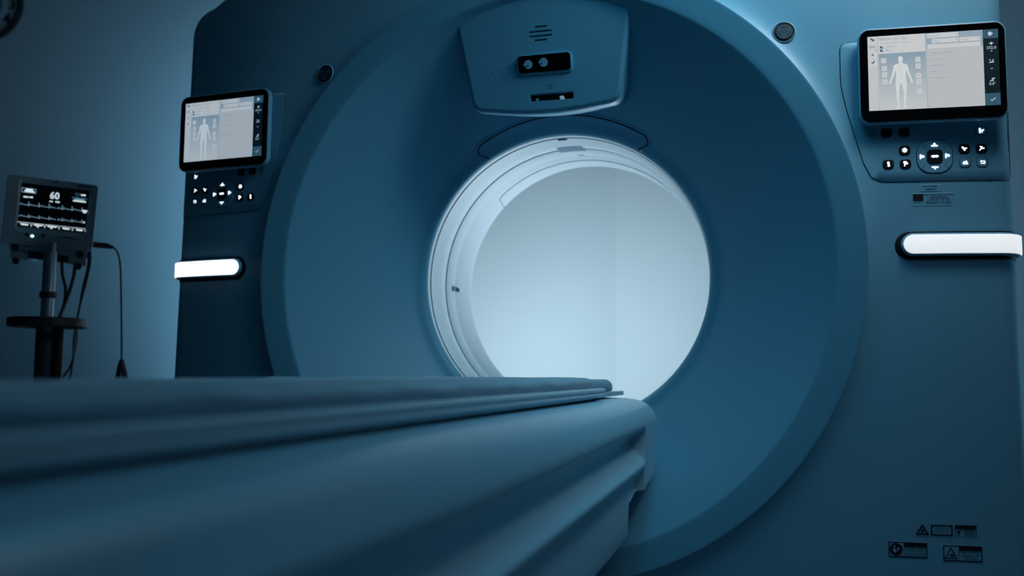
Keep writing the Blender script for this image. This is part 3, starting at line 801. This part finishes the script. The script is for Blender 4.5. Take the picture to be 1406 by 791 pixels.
for sx in (-1, 1):
    q = MB(); rows_ = []
    pr = [(.186, .7200), (.199, .7196), (.2025, .7202), (.2040, .7215), (.2040, .7240), (.2015, .7262), (.2010, .7272), (.2030, .7286), (.2040, .7315), (.2030, .7350), (.1990, .7370), (.1940, .7370), (.1900, .7350), (.1890, .7300), (.1880, .7230)]
    for y, e in ((-2.385, .5), (-2.38, 1), (-1.6, 1), (-.9, 1), (-.3, 1), (-.172, 1), (-.168, .93), (-.165, .6)):
        cx_, cz_ = .196, .7255
        rows_.append([Vector((sx * (cx_ + (a - cx_) * e), y, cz_ + (b - cz_) * e)) for a, b in pr])
    q.grid(rows_, 'rail_metal', wrap=True); q.add(rows_[0], [list(range(len(pr)))], 'rail_metal'); q.add(rows_[-1], [list(range(len(pr)))], 'rail_metal')
    q.build('side_rail', table, angle=50)

# mattress
def bump_noise(x, y):
    return .0009 * sin(31 * y + 9 * x) + .0005 * sin(57 * y - 21 * x + 1.3) + .0006 * sin(19 * y + 40 * x + .5)
def mat_section(y, half, z0, z1, r, wr):
    pts = []; N = 6
    pts.append((-half + .004, z0)); pts.append((-half, z0 + .004))
    for k in range(N + 1): a = pi - pi / 2 * k / N; pts.append((-half + r + r * cos(a), z1 - r + r * sin(a)))
    for k in range(1, 10): pts.append((-half + r + (2 * half - 2 * r) * k / 10, z1 + .0))
    for k in range(N + 1): a = pi / 2 - pi / 2 * k / N; pts.append((half - r + r * cos(a), z1 - r + r * sin(a)))
    pts.append((half, z0 + .004)); pts.append((half - .004, z0))
    out = []
    for x, z in pts:
        dz = bump_noise(x, y) * wr if z > z0 + .006 else 0; dx = .8 * bump_noise(z * 3, y + .1) * wr * (1 if x > 0 else -1) if z > z0 + .006 else 0
        tuck = .009 * max(0., min(1., (z1 - .008 - z) / .016)) if wr else 0.
        out.append(Vector(((x + dx) - (tuck if x > 0 else -tuck), y, z + dz)))
    return out
Z0 = .7248
q = MB(); rows_ = []
for y in [-2.33 + .09 * k for k in range(27)] + [.09]: rows_.append(mat_section(y, .166, Z0, .7545, .014, 0))
for k in range(1, 9):
    a = pi / 2 * k / 8; e = 1 - cos(a); rows_.append([Vector((p.x * (1 - .06 * e), .09 + .065 * sin(a), Z0 + (p.z - Z0) * (1 - .72 * e))) for p in mat_section(0, .166, Z0, .7545, .014, 0)])
q.grid(rows_, 'mattress_cover', wrap=True); q.add(rows_[0], [list(range(len(rows_[0])))], 'mattress_cover'); q.add(rows_[-1], [list(range(len(rows_[0])))], 'mattress_cover')
mt = q.build('mattress', None, angle=60); tag(mt, 'thin dark mattress, its bare end showing past the sheet on the patient table', 'mattress')
# wrinkled sheet pulled over it
q = MB(); rows_ = []
y = -2.345
while y < -.19:
    wr = 1.0
    s_ = mat_section(y, .1825, Z0 + .001, .7585, .018, wr); rows_.append([Vector((p.x, p.y, p.z)) for p in s_]); y += .012
last = rows_[-1]
slant = [Vector((p.x, p.y + .012 + .004 * sin(40 * p.x) - (.020 if p.z > .745 else 0.), p.z - .0005)) for p in last]
rows_.append(slant); rows_.append([Vector((p.x * .985, p.y + .001, p.z - .0030 if p.z > .74 else p.z)) for p in slant])
q.grid(rows_, 'sheet_cloth'); 
st = q.build('bed_sheet', None, angle=70); tag(st, 'wrinkled pale blue sheet drawn over the mattress on the patient table', 'sheet')

# ================================================================== MONITOR ON ITS STAND
DM = 2.9; KM = DM / FPX
mc = cam_at(70, 293, DM)
nrm = (CAM - mc); nrm.normalize()
rt = Vector((0, 0, 1)).cross(nrm).normalized(); up = nrm.cross(rt).normalized()
ro = radians(-2.2)
rt2 = rt * cos(ro) + up * sin(ro); up2 = up * cos(ro) - rt * sin(ro)
mon = thing('patient_monitor', 'grey bedside monitor with heart traces and the number 60 on its screen', 'patient monitor', tuple(cam_at(70, 350, DM)))
def MM(a, b, d): return mc + rt2 * (a * .9) + up2 * b + nrm * d
def MC(X, Y):  # measured position on the monitor front -> local metres
    px, py = X / 5.653, 235 + Y / 5.653; dx, dy = px - 70, py - 293; c, s = cos(radians(4.6)), sin(radians(4.6))
    return ((dx * c + dy * s) * KM, -(-dx * s + dy * c) * KM)
q = MB()
hw, hh = .1430, .1080
bo = rrect(0, -.0005, .286, .212, .012, 5)
fr = [MM(a, b, -.004) for a, b in bo]
loops = [[MM(a * .90, b * .90, -.115) for a, b in bo], [MM(a * .93, b * .93, -.10) for a, b in bo], [MM(a * .985, b * .985, -.035) for a, b in bo], [MM(a, b, -.015) for a, b in bo], [MM(a, b, -.006) for a, b in bo], [MM(a * .985, b * .985, 0) for a, b in bo]]
q.grid(loops, 'monitor_plastic', wrap=True); q.add(loops[0], [list(range(len(bo)))[::-1]], 'monitor_plastic')
so = rrect(*[0, 0], .226, .168, .012, 5)
c0 = MC(415, 265)
scr_c = ((MC(155, 115)[0] + MC(680, 440)[0]) / 2, (MC(155, 115)[1] + MC(660, 460)[1]) / 2)
so = [(scr_c[0] + a, scr_c[1] + b) for a, b in so]
si = [(scr_c[0] + a, scr_c[1] + b) for a, b in rrect(0, 0, .213, .136, .002, 5)]
n = len(bo)
q.grid([loops[-1], [MM(a, b, 0) for a, b in so]], 'monitor_plastic', wrap=True)
q.grid([[MM(a, b, 0) for a, b in so], [MM(a, b, -.010) for a, b in si]], 'monitor_frame', wrap=True)
for k in range(26): q.flat(rrect(-.074 + k * .0062, -.0975, .0022, .0030, .0008, 2), MM, .0006, 'black_plastic')
for pl in strip([MC(608, 106), MC(640, 108)], .0050) + strip([MC(646, 110), MC(712, 115)], .0040): q.flat(pl, MM, .0008, 'dark_button')
for pl in strip([(MC(490, 508)[0], MC(490, 508)[1]), (MC(545, 514)[0], MC(545, 514)[1])], .0045) + strip([MC(548, 520), MC(620, 527)], .0014): q.flat(pl, MM, .0008, 'black_plastic')
q.flat(rrect(*MC(430, 85), .011, .004, .001, 2), MM, .0008, 'black_plastic')
hs = q.build('monitor_housing', mon, angle=35)
q = MB(); q.flat([(a, b) for a, b in si], MM, -.0098, 'screen_off')
def ms(pl, m='trace_white', d=-.0090): q.flat([MC(*p) for p in pl], MM, d, m)
def mline(pts, w, m): 
    for pl in strip([MC(*p) for p in pts], w): q.flat(pl, MM, -.0092, m)
a, b = MC(422, 192); 
vs, fs = text_mesh('60', 'CENTER', .022)
rot = radians(0)
q.add([MM(a + x * .0235 * 1.30, b + y * .0235 * 1.28 - .0002, -.0088) for x, y in vs], fs, 'trace_white')
def rot_rect(X0, Y0, X1, Y1): sl = .08; return [(X0, Y0), (X1, Y0 + (X1 - X0) * sl), (X1, Y1 + (X1 - X0) * sl), (X0, Y1)]
def frame_(X0, Y0, X1, Y1, w, m):
    p = rot_rect(X0, Y0, X1, Y1); mline(p + [p[0]], w, m)
frame_(172, 138, 278, 170, .0016, 'trace_blue'); ms(rot_rect(200, 142, 255, 158)); ms(rot_rect(190, 156, 268, 168))
ms(rot_rect(183, 200, 222, 211)); ms(rot_rect(228, 202, 256, 213)); ms(rot_rect(382, 230, 408, 239)); ms(rot_rect(428, 232, 462, 242))
heart = [(600, 188), (588, 176), (584, 168), (592, 163), (600, 170), (610, 165), (618, 171), (613, 180), (600, 188)]; mline(heart, .0014, 'trace_dim')
ms(rot_rect(628, 170, 666, 182)); ms(rot_rect(556, 194, 676, 202), 'trace_dim'); ms(rot_rect(580, 204, 655, 216), 'trace_blue'); ms(rot_rect(566, 216, 668, 228))
def ecg(y0, x_end, amp):
    X = 150; pts = []
    sl = .075
    segs = [(150, 225), (228, 303), (307, 382), (388, 438), (448, 484), (487, 560), (564, 638)]
    for s0, s1 in segs:
        bl = lambda x: y0 + (x - 150) * sl
        L = s1 - s0
        p = [(s0, bl(s0) + 6), (s0 + L * .22, bl(s0) - 6), (s0 + L * .35, bl(s0) + 2), (s0 + L * .93, bl(s1) + 2)]
        mline(p, .0015, 'trace_blue')
        if s1 not in (438,): mline([(s1 - 2, bl(s1) + 6), (s1, bl(s1) - amp), (s1 + 2, bl(s1) + 8)], .0015, 'trace_blue')
ecg(262, 680, 24); ecg(352, 640, 16)
ms([(640, 292), (680, 296), (678, 308), (664, 320), (652, 318), (642, 304)]); ms([(650, 384), (662, 385), (662, 398), (650, 397)])
xs = [138, 248, 352, 462, 568, 672]
for i in range(5):
    X0, X1 = xs[i], xs[i + 1] - 6; y0 = 400 + (X0 - 138) * .078
    mline([(X0, y0 + 26), (X0 + 3, y0), (X1 - 2, y0 + 7), (X1, y0 + 32)], .0012, 'trace_white')
    if i in (0, 3, 4): ms([(X0 + 22, y0 + 9), (X1 - 16, y0 + 15), (X1 - 22, y0 + 28), (X0 + 30, y0 + 23)])
    else: ms([(X0 + 10, y0 + 5), (X1 - 6, y0 + 12), (X1 - 20, y0 + 22), (X0 + 24, y0 + 18)]); ms([(X0 + 36, y0 + 20), (X0 + 60, y0 + 22), (X0 + 48, y0 + 36)])
q.build('monitor_screen', mon, smooth=False)
q = MB()
a, b = MC(255, 507); q.prism(circ(a, b, .0055, 14, ry=.0045), MM, 0, .0012, 'lamp_led'); q.build('power_lamp', mon)
for X, Y in ((215, 495), (340, 502)):
    q = MB(); a, b = MC(X, Y); q.prism(circ(a, b, .0060, 14), MM, 0, .0022, 'dark_button', bev=.0008); q.build('front_key', mon)
# mounting clamp with four black knobs
q = MB()
def px_rect(x0, y0, x1, y1): return [((x - 70) * KM, -(y - 293) * KM) for x, y in ((x0, y1), (x1, y1), (x1, y0), (x0, y0))]
def MV(a, b, d): return mc + rt * (a * .9) + up * b + nrm * d
def skew_rect(x0, y0, x1, y1, s=.07): return [((x - 70) * KM, -(y + s * (x - 70) - 293) * KM) for x, y in ((x0, y1), (x1, y1), (x1, y0), (x0, y0))]
q.prism(skew_rect(16, 338, 124, 348), MV, -.10, -.012, 'monitor_plastic')
q.prism(skew_rect(18, 347, 42, 362), MV, -.09, -.020, 'monitor_plastic'); q.prism(skew_rect(98, 345, 122, 360), MV, -.09, -.020, 'monitor_plastic')
q.prism(skew_rect(40, 346, 98, 359), MV, -.08, -.030, 'dark_steel')
q.build('mounting_clamp', mon, smooth=False)
for X, Y in ((25, 342), (26, 361), (114, 347), (112, 364)):
    q = MB(); a, b = (X - 70) * KM, -(Y - 293) * KM; q.prism(circ(a, b, .0115, 16), MV, -.03, -.004, 'black_plastic', bev=.003); q.build('clamp_knob', mon)
# stand
base = Vector(cam_at(64, 520, DM)); pole_top = Vector(cam_at(73, 352, DM)); 
sb = Vector((pole_top.x + .004, pole_top.y - .016, 0))
stand = thing('monitor_stand', 'dark upright pole stand with a ring tray carrying the bedside monitor', 'stand', tuple(sb))
def vcyl(q, z0, z1, r, m, x=0, y=0, seg=28):
    q.lathe([(0.0005, z0), (r, z0), (r, z1), (0.0005, z1)], (sb.x + x, sb.y + y, 0), (0, 0, 1), m, seg)
q = MB(); vcyl(q, .90, pole_top.z + .012, .0195, 'steel'); q.build('upper_pole', stand)
q = MB(); q.lathe([(0.001, pole_top.z + .0), (.012, pole_top.z), (.012, pole_top.z + .04), (.001, pole_top.z + .04)], (sb.x + .005, sb.y, 0), (0, 0, 1), 'steel', 16); q.build('swivel_post', stand)
q = MB(); vcyl(q, .985, 1.005, .0245, 'dark_steel'); vcyl(q, .99, 1.0, .0255, 'black_plastic'); q.build('collar', stand)
q = MB(); vcyl(q, .09, .905, .029, 'dark_steel'); q.build('lower_pole', stand)
q = MB(); vcyl(q, .12, .90, .016, 'black_plastic', x=.038, y=.012); q.build('cable_duct', stand)
q = MB(); tz = .893
q.lathe([(.109, tz), (.113, tz + .004), (.113, tz + .026), (.110, tz + .030), (.104, tz + .030), (.101, tz + .026), (.101, tz + .004), (.104, tz), (.109, tz)], (sb.x + .004, sb.y, 0), (0, 0, 1), 'black_plastic', 64)
for k in range(3):
    a = 2 * pi * k / 3 + .4; q.tube([(sb.x + .02 * cos(a), sb.y + .02 * sin(a), tz + .022), (sb.x + .104 * cos(a), sb.y + .104 * sin(a), tz + .022)], .005, 'black_plastic', 8)
q.build('ring_tray', stand)
for k in range(5):
    a = 2 * pi * k / 5 + .3; dx, dy = cos(a), sin(a)
    q = MB(); q.tube([(sb.x + dx * .02, sb.y + dy * .02, .105), (sb.x + dx * .15, sb.y + dy * .15, .09), (sb.x + dx * .27, sb.y + dy * .27, .075)], .016, 'dark_steel', 10); lg = q.build('leg', stand)
    q = MB(); q.lathe([(.001, -.011), (.030, -.011), (.032, -.006), (.032, .006), (.030, .011), (.001, .011)], (sb.x + dx * .27, sb.y + dy * .27, .0325), (-dy, dx, 0), 'black_plastic', 20); q.build('caster', lg)
# cables under the monitor
def behind(px, py, off):      # on the plane a little behind the monitor front
    r = (cam_at(px, py, 1.) - CAM).normalized(); return CAM + r * ((mc + nrm * off - CAM).dot(nrm) / r.dot(nrm))
def cab(pts, r=.0045, d=DM - .02, n=7):
    out = []
    for i, (x, y, e) in enumerate(pts):
        k = min(1., i / 4.); out.append(behind(x, y, -.05) * (1 - k) + cam_at(x, y, d + e) * k)
    return smooth_path(out, n)
for i, (pts, r, lb) in enumerate([
    ([(124, 345, .0), (124, 360, .0), (119, 385, .0), (112, 410, .01), (106, 440, .14), (105, 470, .16), (98, 500, .12), (88, 516, .1), (82, 530, .1), (76, 600, .06)], .0036, 'thin black cable hanging outermost from the right corner of the bedside monitor'),
    ([(121, 346, .02), (121, 365, .02), (114, 395, .02), (108, 430, .13), (102, 462, .15), (101, 490, .13), (98, 510, .11), (95, 530, .1), (92, 600, .06)], .0036, 'thin black cable hanging just inside the outermost one beside the ring tray'),
    ([(85, 360, .03), (86, 378, .03), (90, 396, .03), (88, 418, .03), (82, 434, .02), (78, 448, .02), (77, 520, .02), (77, 600, .04)], .0050, 'dark cable with a kink dropping close beside the stand pole'),
    ([(104, 358, .04), (102, 376, .04), (97, 396, .04), (90, 415, .035), (84, 432, .03), (81, 450, .03), (80, 520, .03), (80, 600, .05)], .0062, 'thick grey cable curving from the clamp down to the ring tray')]):
    q = MB(); q.tube(cab(pts), r, 'cable_rubber' if i < 3 else 'dark_steel', 8); o = q.build('hanging_cable', None); tag(o, lb, 'cable')
# power lead with plug and bundled coil
lead = thing('coiled_cable', 'black lead plugged into the monitor side, hanging in a tied coil against the bright wall', 'cable', tuple(cam_at(167, 616, DM)))
q = MB(); q.tube([behind(124, 335.5, -.05), behind(146, 337.5, -.05), behind(148, 338, -.05), behind(156, 340, -.05)], lambda t: .0095 if t < .5 else (.0085 if t < .8 else .005), 'black_plastic', 14); q.build('plug', lead)
q = MB(); q.tube(cab([(154, 339, .01), (159, 343, .01), (163, 352, .01), (165.5, 370, .01), (166.5, 420, .01), (167, 470, .01), (167, 494, .01), (168, 505, .01)], d=DM - .02), .0030, 'cable_rubber', 8); q.build('lead', lead)
q = MB()
for k, (w, ph, h) in enumerate(((2.5, 0, 60), (4.5, .4, 62), (6.5, .2, 60), (8, .9, 61), (9.5, .6, 57), (5.5, 1.4, 58), (3.5, 2., 56))):
    pts = [cam_at(167 + (w * sin(a)) + 1.2 * ((k * 7) % 3 - 1) * (1 - cos(a)), 555 - h * cos(a), DM - .01 + .010 * sin(a + ph) + .005 * k) for a in [2 * pi * j / 40 for j in range(40)]]
    q.tube(pts, .0034, 'cable_rubber', 8, closed=True)
q.build('coil', lead)

# ================================================================== ROOM
ZC = 3.05
pA = cam_at(150, 300, 4.8); pA.z = 0
cor = cam_at(845, 300, 5.17); cor.z = 0
dirA = (pA - cor).normalized()
left_end = cor + dirA * 4.6
FRONT_Y = -3.6
pR = Vector((3.0, cor.y - .12, 0))
foot = [left_end, cor, pR, Vector((3.0, FRONT_Y, 0)), Vector((left_end.x, FRONT_Y, 0))]
def wall(name, a, b, m='wall_paint'):
    d = (b - a).normalized(); nn = Vector((-d.y, d.x, 0)) * .12
    q = MB(); vs = [a, b, b + nn, a + nn]; vs = vs + [v + Vector((0, 0, ZC)) for v in vs]
    q.add(vs, [(0, 1, 5, 4), (1, 2, 6, 5), (2, 3, 7, 6), (3, 0, 4, 7), (4, 5, 6, 7), (0, 3, 2, 1)], m)
    return struct(q.build(name, None, smooth=False))
wall('wall_back', left_end, cor); wall('wall_far', cor, pR); wall('wall_right', pR, foot[3]); wall('wall_front', foot[3], foot[4], 'bounce_cut_paint'); wall('wall_left', foot[4], left_end, 'bounce_cut_paint')
q = MB(); q.prism([(p.x, p.y) for p in foot], lambda a, b, d: Vector((a, b, d)), -.1, 0, 'floor_vinyl'); struct(q.build('floor', None, smooth=False))
q = MB(); q.prism([(p.x, p.y) for p in foot], lambda a, b, d: Vector((a, b, ZC + .1 - d)), 0, .1, 'ceiling_paint'); struct(q.build('ceiling', None, smooth=False))
for nm, a, b in (('baseboard_back', left_end, cor), ('baseboard_far', cor, pR), ('baseboard_right', pR, foot[3])):
    d = (b - a).normalized(); nn = Vector((d.y, -d.x, 0)) * .012
    q = MB(); vs = [a, b, b + nn, a + nn]; vs = vs + [v + Vector((0, 0, .1)) for v in vs]
    q.add(vs, [(0, 1, 5, 4), (1, 2, 6, 5), (2, 3, 7, 6), (3, 0, 4, 7), (4, 5, 6, 7), (0, 3, 2, 1)], 'floor_vinyl'); struct(q.build(nm, None, smooth=False))
# clock on the back wall
wd = -dirA; wn = Vector((wd.y, -wd.x, 0)).normalized()
if wn.dot(CAM - pA) < 0: wn = -wn
def hit_wall(px, py):
    r = cam_at(px, py, 1.) - CAM; t = (Vector((pA.x, pA.y, 0)) - Vector((CAM.x, CAM.y, 0))).dot(wn) / r.dot(wn); return CAM + r * t
ck = hit_wall(-27, 5); wr = wn.cross(Vector((0, 0, 1))); wr = wr if wr.dot(CR) > 0 else -wr
kc = (ck - CAM).dot(-CB) / FPX
def CM(a, b, d): return ck + wr * a + Vector((0, 0, 1)) * b + wn * d
sxk = 1. / max(.3, abs(wr.dot(CR)))
RC = 57 * kc
clock = thing('wall_clock', 'round black-rimmed wall clock in the upper left corner showing 3 and 4', 'clock', tuple(ck))
q = MB(); rows_ = [[CM(r * RC * cos(2 * pi * k / 64), r * RC * sin(2 * pi * k / 64), d) for k in range(64)] for r, d in ((.97, 0), (1., .008), (1., .034), (.975, .042), (.93, .042), (.89, .030), (.885, .012))]
q.grid(rows_, 'black_plastic', wrap=True); q.build('clock_rim', clock)
q = MB(); q.prism(circ(0, 0, RC * .90, 64), CM, .002, .013, 'clock_face'); 
tl = radians(0)
for n_ in range(1, 13):
    a = pi / 2 - n_ * pi / 6; q.text(str(n_), CM, RC * .735 * cos(a), RC * .735 * sin(a), RC * .36, .0136, 'print_black', 'CENTER', 1., .03)
for k in range(60):
    a = k * pi / 30; 
    for pl in strip([(RC * .85 * cos(a), RC * .85 * sin(a)), (RC * .88 * cos(a), RC * .88 * sin(a))], .0012): q.flat(pl, CM, .0136, 'dark_button')
q.prism(circ(0, 0, RC * .52, 48), CM, .0134, .0138, 'dark_button', back=False)
q.prism(circ(0, 0, RC * .50, 48), CM, .0136, .0140, 'monitor_plastic', back=False)
q.build('dial', clock, smooth=False)
for a, L in ((radians(118), .55), (radians(60), .38)):
    q = MB(); q.prism([(RC * .02 * cos(a + pi / 2) - 0, RC * .02 * sin(a + pi / 2)), (RC * L * cos(a), RC * L * sin(a)), (-RC * .02 * cos(a + pi / 2), -RC * .02 * sin(a + pi / 2)), (-RC * .1 * cos(a), -RC * .1 * sin(a))], CM, .016, .018, 'black_plastic'); q.build('clock_hand', clock, smooth=False)
# small pale wall-mounted box behind the monitor
wb = hit_wall(8, 347)
def WBM(a, b, d): return wb + wr * a + Vector((0, 0, 1)) * b + wn * d
q = MB(); kk = (wb - CAM).dot(-CB) / FPX
q.prism(rrect(0, 0, 80 * kk, 24 * kk, .01, 4), WBM, .0, .05, 'wall_paint', bev=.006)
o = q.build('wall_box', None); tag(o, 'small pale box fixed on the wall behind the bedside monitor, lower left corner', 'wall box')

# ================================================================== LIGHTS
def area(name, loc, target, size, energy, color, size_y=None, spread=180):
    l = bpy.data.lights.new(name, 'AREA'); l.energy = energy; l.color = color; l.size = size
    if size_y: l.shape = 'RECTANGLE'; l.size_y = size_y
    l.spread = radians(spread)
    o = bpy.data.objects.new(name, l); COL.objects.link(o); o.location = loc
    o.rotation_euler = (Vector(target) - Vector(loc)).to_track_quat('-Z', 'Y').to_euler(); return o
area('back_room_light', (-.30, 1.25, .30), (-.45, 3.2, 1.5), .7, 12.5, (.80, .95, 1.), .3, 112)
area('back_wall_fill', (-1.5, 1.5, 1.3), (-2.15, 2.1, 1.5), .25, 4.6, (.27, .64, .92), 1.9, 95)  # added out of view behind the gantry to brighten the left wall in blue
area('right_wall_fill', (1.6, 1.4, .6), (2.9, 1.6, .7), .3, 11, (.28, .68, .92), .6, 120)  # added out of view to lift and blue the right wall
area('tunnel_fill', (.35, 1.75, .40), (-.1, .3, 1.15), .5, 8, (.70, .88, 1.), .3, 110)  # no lamp in the tunnel: added low behind the gantry to brighten the bore
area('key_light', (1.08, -.36, 2.25), (.4, .05, 1.4), .4, 4.0, (.74, .85, .90), None, 140)
area('table_fill', (.50, -.55, 2.20), (.12, -.40, .7), .6, 2.7, (.16, .62, .90), None, 120)  # added overhead, unseen, to supply blue light to table and funnel
w = bpy.data.worlds.new('w'); scene.world = w; w.use_nodes = True
w.node_tree.nodes['Background'].inputs[0].default_value = (.01, .05, .09, 1); w.node_tree.nodes['Background'].inputs[1].default_value = .5

# ================================================================== CAMERA
cd = bpy.data.cameras.new('camera'); cam = bpy.data.objects.new('camera', cd); COL.objects.link(cam)
M = Matrix(((CR.x, CU.x, CB.x, CAM.x), (CR.y, CU.y, CB.y, CAM.y), (CR.z, CU.z, CB.z, CAM.z), (0, 0, 0, 1)))
cam.matrix_world = M
cd.sensor_width = 36; cd.lens = FPX / 1406 * 36; cd.clip_start = .02
cd.dof.use_dof = True; cd.dof.focus_distance = 2.1; cd.dof.aperture_fstop = 2.3
scene.camera = cam
vs_ = scene.view_settings; vs_.view_transform = 'Standard'; vs_.look = 'None'; vs_.gamma = 1; vs_.exposure = 0; vs_.use_curve_mapping = False
